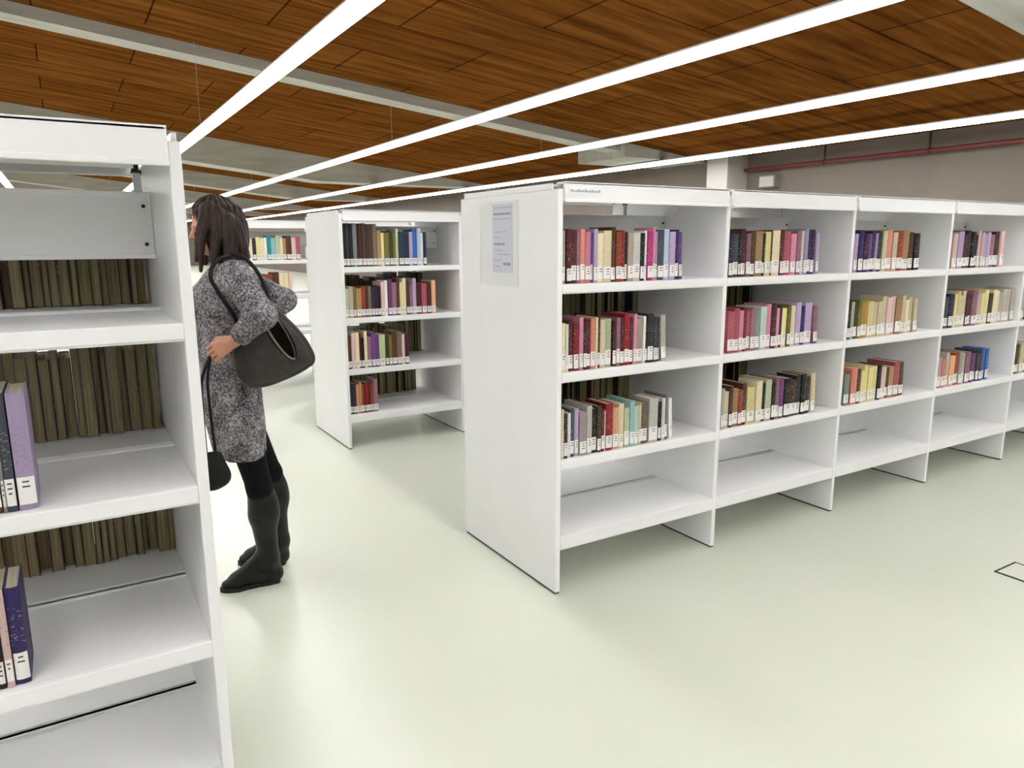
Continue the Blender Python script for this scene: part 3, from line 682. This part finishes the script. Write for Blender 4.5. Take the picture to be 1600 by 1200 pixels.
# coat
v = Vol((.38, 2.98, .62), (1.0, 3.72, 1.58), .005)
def folds(th, Z): return (.004 * np.sin(th * 7 + 6 * Z) + .003 * np.sin(th * 12 - 9 * Z)) * np.clip((1.25 - Z) * 2.2, 0, 1)
v.loft([(.66, .610, PY, .105, .185), (.80, .600, PY, .122, .190), (.93, .592, PY, .128, .190), (1.05, .588, PY, .126, .182), (1.18, .580, PY, .116, .165),
        (1.30, .575, PY, .124, .172), (1.40, .585, PY, .120, .180), (1.47, .612, PY, .092, .178), (1.515, .632, PY, .072, .11), (1.545, .637, PY, .066, .080)], .03, folds)
v.ell((.505, PY - .075, 1.345), (.055, .06, .065), .04).ell((.505, PY + .075, 1.345), (.055, .06, .065), .04)
v.cap((.612, 3.25, 1.470), EN, .066, .060, .03).cap(EN, (.598, 3.115, 1.236), .060, .043, .025)
v.cap((.650, 3.57, 1.468), EF, .064, .052, .03).cap(EF, (.69, 3.51, 1.180), .052, .040, .025)
v.cap((.585, 3.07, 1.285), (.70, 3.03, 1.300), .006, .006, .02)
v.cap(WN, (.50, 3.15, 1.17), .030, .033, .0, sub=True)
vol_obj('coat', v, M['tweed'], per, relax=1)
w2l(MB().tube([Vector((.607, 3.112, 1.240)), Vector((.588, 3.122, 1.224))], [.045, .043], 20), per).build('cuff', M['tweed'], per, smooth=True)
# scarf-like dark collar under the hair
w2l(MB().tube(smooth_path([(.56, PY - .07, 1.535), (.62, PY - .10, 1.54), (.70, PY, 1.55), (.62, PY + .10, 1.54), (.56, PY + .07, 1.535)], 6), .016, 10), per).build('collar', M['hair'], per, smooth=True)
# tights
v = Vol((.44, 3.18, .36), (.92, 3.68, .95), .005)
for (a, b, c) in ((HN, KN, AN), (HF, KF, AF)):
    v.cap(a, b, .084, .056, .03); d = np.array(c) - np.array(b); v.cap(b, np.array(b) + d * .22, .056, .055, .02)
vol_obj('tights', v, M['tights'], per)
def boot(K, A, toe, heel):
    K, A, toe, heel = map(lambda p: np.array(p, float), (K, A, toe, heel))
    lo = np.minimum.reduce([K, A, toe, heel]) - .1; hi = np.maximum.reduce([K, A, toe, heel]) + .1; lo[2] = .012
    w = Vol(lo, hi, .004); top = K + (A - K) * .04; mid = K + (A - K) * .35
    w.cap(top, mid, .056, .060, .01).cap(mid, A + (0, 0, .03), .060, .045, .02).cap(A + (0, 0, .03), heel + (0, 0, .045), .046, .038, .02)
    f = toe - heel; f[2] = 0; L = np.linalg.norm(f); f /= L; n = np.array((-f[1], f[0], 0))
    b = heel + f * L * .68
    w.cap(heel + (0, 0, .045), b + (0, 0, .042), .040, .034, .02)
    w.cap(A + (0, 0, .05) + f * .01, b + (0, 0, .045), .044, .030, .03)
    for q in (-.014, .014): w.cap(b + n * q + (0, 0, .038), toe - f * .03 + n * q * .5 + (0, 0, .030), .028, .017, .015)
    w.ell(K + (A - K) * .28 + (.012, 0, 0), (.064, .058, .11), .03)
    sl, X, Y, Z = w.win(lo, hi); w.d[sl] = np.maximum(w.d[sl], np.broadcast_to(.016 - Z, w.d[sl].shape)); w.d[sl] = np.maximum(w.d[sl], np.broadcast_to(Z - K[2], w.d[sl].shape))
    o = vol_obj('boot', w, M['boot'], per)
    outl = []
    for t, hw in ((-.10, .016), (-.06, .030), (.1, .036), (.3, .033), (.5, .038), (.68, .046), (.85, .036), (.94, .022), (.985, .008)):
        outl.append((heel + f * L * t, hw))
    ring = [p + n * h_ for p, h_ in outl] + [p - n * h_ for p, h_ in outl[::-1]]
    k = len(ring); vs = [(p[0], p[1], 0) for p in ring] + [(p[0], p[1], .020) for p in ring]
    mb = MB().add(vs, [tuple(range(k))[::-1], tuple(range(k, 2 * k))] + [(i, (i + 1) % k, k + (i + 1) % k, k + i) for i in range(k)])
    w2l(mb, per).build('sole', M['sole'], o)
    o2 = bpy.data.objects[-1] if False else None
    return o
boot(KN, AN, (.474, 3.425, 0), (.722, 3.40, 0)); boot(KF, AF, (.610, 3.70, 0), (.800, 3.585, 0))

# ------------------------------------------------------------------ shoulder bag and handbag
bag = thing('shoulder_bag', 'large open dark grey shoulder bag hanging behind the person in tweed', 'bag', (.74, 3.15, .98))
poly = np.array([(.585, 1.30), (.66, 1.375), (.74, 1.350), (.815, 1.280), (.885, 1.190), (.925, 1.090), (.865, 1.052), (.80, 1.025), (.68, 0.990), (.60, 1.010), (.565, 1.11)])
for _ in range(3): poly = np.concatenate([.75 * poly + .25 * np.roll(poly, -1, 0), .25 * poly + .75 * np.roll(poly, -1, 0)], 1).reshape(-1, 2)
def polyd(px, pz):
    d = np.full(px.shape, 1e9); sgn = np.ones(px.shape); n = len(poly)
    for i in range(n):
        a = poly[i]; b = poly[i - 1]; e = b - a; wx, wz = px - a[0], pz - a[1]; t = np.clip((wx * e[0] + wz * e[1]) / (e @ e), 0, 1)
        d = np.minimum(d, (wx - e[0] * t) ** 2 + (wz - e[1] * t) ** 2)
        c1 = pz >= a[1]; c2 = pz < b[1]; c3 = e[0] * wz > e[1] * wx
        sgn = np.where((c1 & c2 & c3) | (~c1 & ~c2 & ~c3), -sgn, sgn)
    return sgn * np.sqrt(d)
def bag_field(w, yc, th, r):
    sl, X, Y, Z = w.win(w.lo, w.lo + w.n * w.h)
    d2 = polyd(*np.broadcast_arrays(X[:, 0, :], Z[0, 0, :][None, :]))[:, None, :] + r
    dy = np.abs(Y - yc) - th * np.clip(-d2 / .10, .0, 1) ** .5
    return sl, (np.minimum(np.maximum(d2, dy), 0) + np.sqrt(np.maximum(d2, 0) ** 2 + np.maximum(dy, 0) ** 2) - r).astype(np.float32)
w = Vol((.52, 2.98, .94), (.94, 3.34, 1.42), .004)
BY = 3.175
sl, d = bag_field(w, BY, .050, .022); w.d[sl] = d
ax = np.array((.788 - .672, 0, 1.120 - 1.335)); ax /= np.linalg.norm(ax); nn = np.array((.45, -.75, .21)); nn -= ax * (nn @ ax); nn /= np.linalg.norm(nn); bb = np.cross(ax, nn)
OC = np.array((.742, 3.128, 1.228))
w.ell(OC, (.128, .060, .040), .006, rot=[ax, nn, bb], sub=True)
def inbag(c):
    q = c - OC; e = np.sqrt(((q @ ax) / .134) ** 2 + ((q @ nn) / .064) ** 2 + ((q @ bb) / .044) ** 2); return e < 1.0
vol_obj('bag_body', w, [M['bag'], M['lining']], bag, pick=inbag)
rim = []
for k in range(33):
    a = 2 * math.pi * k / 32; q = OC + ax * math.cos(a) * .128 + bb * math.sin(a) * .040
    rim.append(q + nn * (.012))
w2l(MB().tube(rim, .0045, 8), bag).build('rim', M['rim'], bag, smooth=True)
w2l(MB().tube(smooth_path([(.600, 3.130, 1.20), (.585, 3.150, 1.30), (.535, 3.165, 1.40), (.508, 3.180, 1.475), (.545, 3.215, 1.535), (.605, 3.245, 1.552)], 8), .0085, 10, flat=.6), bag).build('strap', M['strap'], bag, smooth=True)
w2l(MB().tube(smooth_path([(.715, 3.135, 1.315), (.725, 3.150, 1.37), (.712, 3.170, 1.44), (.682, 3.190, 1.505), (.645, 3.225, 1.548), (.605, 3.245, 1.558)], 8), .0085, 10, flat=.6), bag).build('strap', M['strap'], bag, smooth=True)
hb = thing('handbag', 'small black handbag hanging in front of the person at coat hem', 'bag', (.475, 3.20, .585))
w = Vol((.35, 3.06, .55), (.58, 3.32, .80), .004)
w.ell((.455, 3.19, .655), (.062, .042, .078), .01).cap((.420, 3.19, .615), (.492, 3.19, .625), .030, .030, .04).cap((.430, 3.19, .72), (.480, 3.19, .72), .016, .016, .03)
vol_obj('bag_body', w, M['blackbag'], hb)
w2l(MB().tube(smooth_path([(.437, 3.19, .735), (.435, 3.175, .90), (.440, 3.165, 1.05), (.478, 3.16, 1.150)], 8), .006, 8), hb).build('strap', M['strap'], hb, smooth=True)
w2l(MB().tube(smooth_path([(.474, 3.19, .735), (.464, 3.175, .90), (.462, 3.165, 1.05), (.482, 3.162, 1.150)], 8), .006, 8), hb).build('strap', M['strap'], hb, smooth=True)
# ------------------------------------------------------------------ camera
F = Vector((0.50989129, 0.83901704, -0.18989808)); R_ = Vector((0.85414829, -0.5200134, -0.00409338)); U_ = Vector((0.10218396, 0.16011394, 0.98179528))
cd = bpy.data.cameras.new('camera'); cam = bpy.data.objects.new('camera', cd); COL.objects.link(cam)
cam.matrix_world = Matrix(((R_.x, U_.x, -F.x, 0), (R_.y, U_.y, -F.y, 0), (R_.z, U_.z, -F.z, 1.6), (0, 0, 0, 1)))
cd.sensor_width = 36; cd.lens = 36 * 1140.918 / 1600; cd.clip_start = .05; cd.clip_end = 100
S.camera = cam
w = bpy.data.worlds.new('world'); S.world = w; w.use_nodes = True
w.node_tree.nodes['Background'].inputs[0].default_value = (.02, .02, .02, 1)
S.cycles.max_bounces = 10; S.cycles.diffuse_bounces = 6
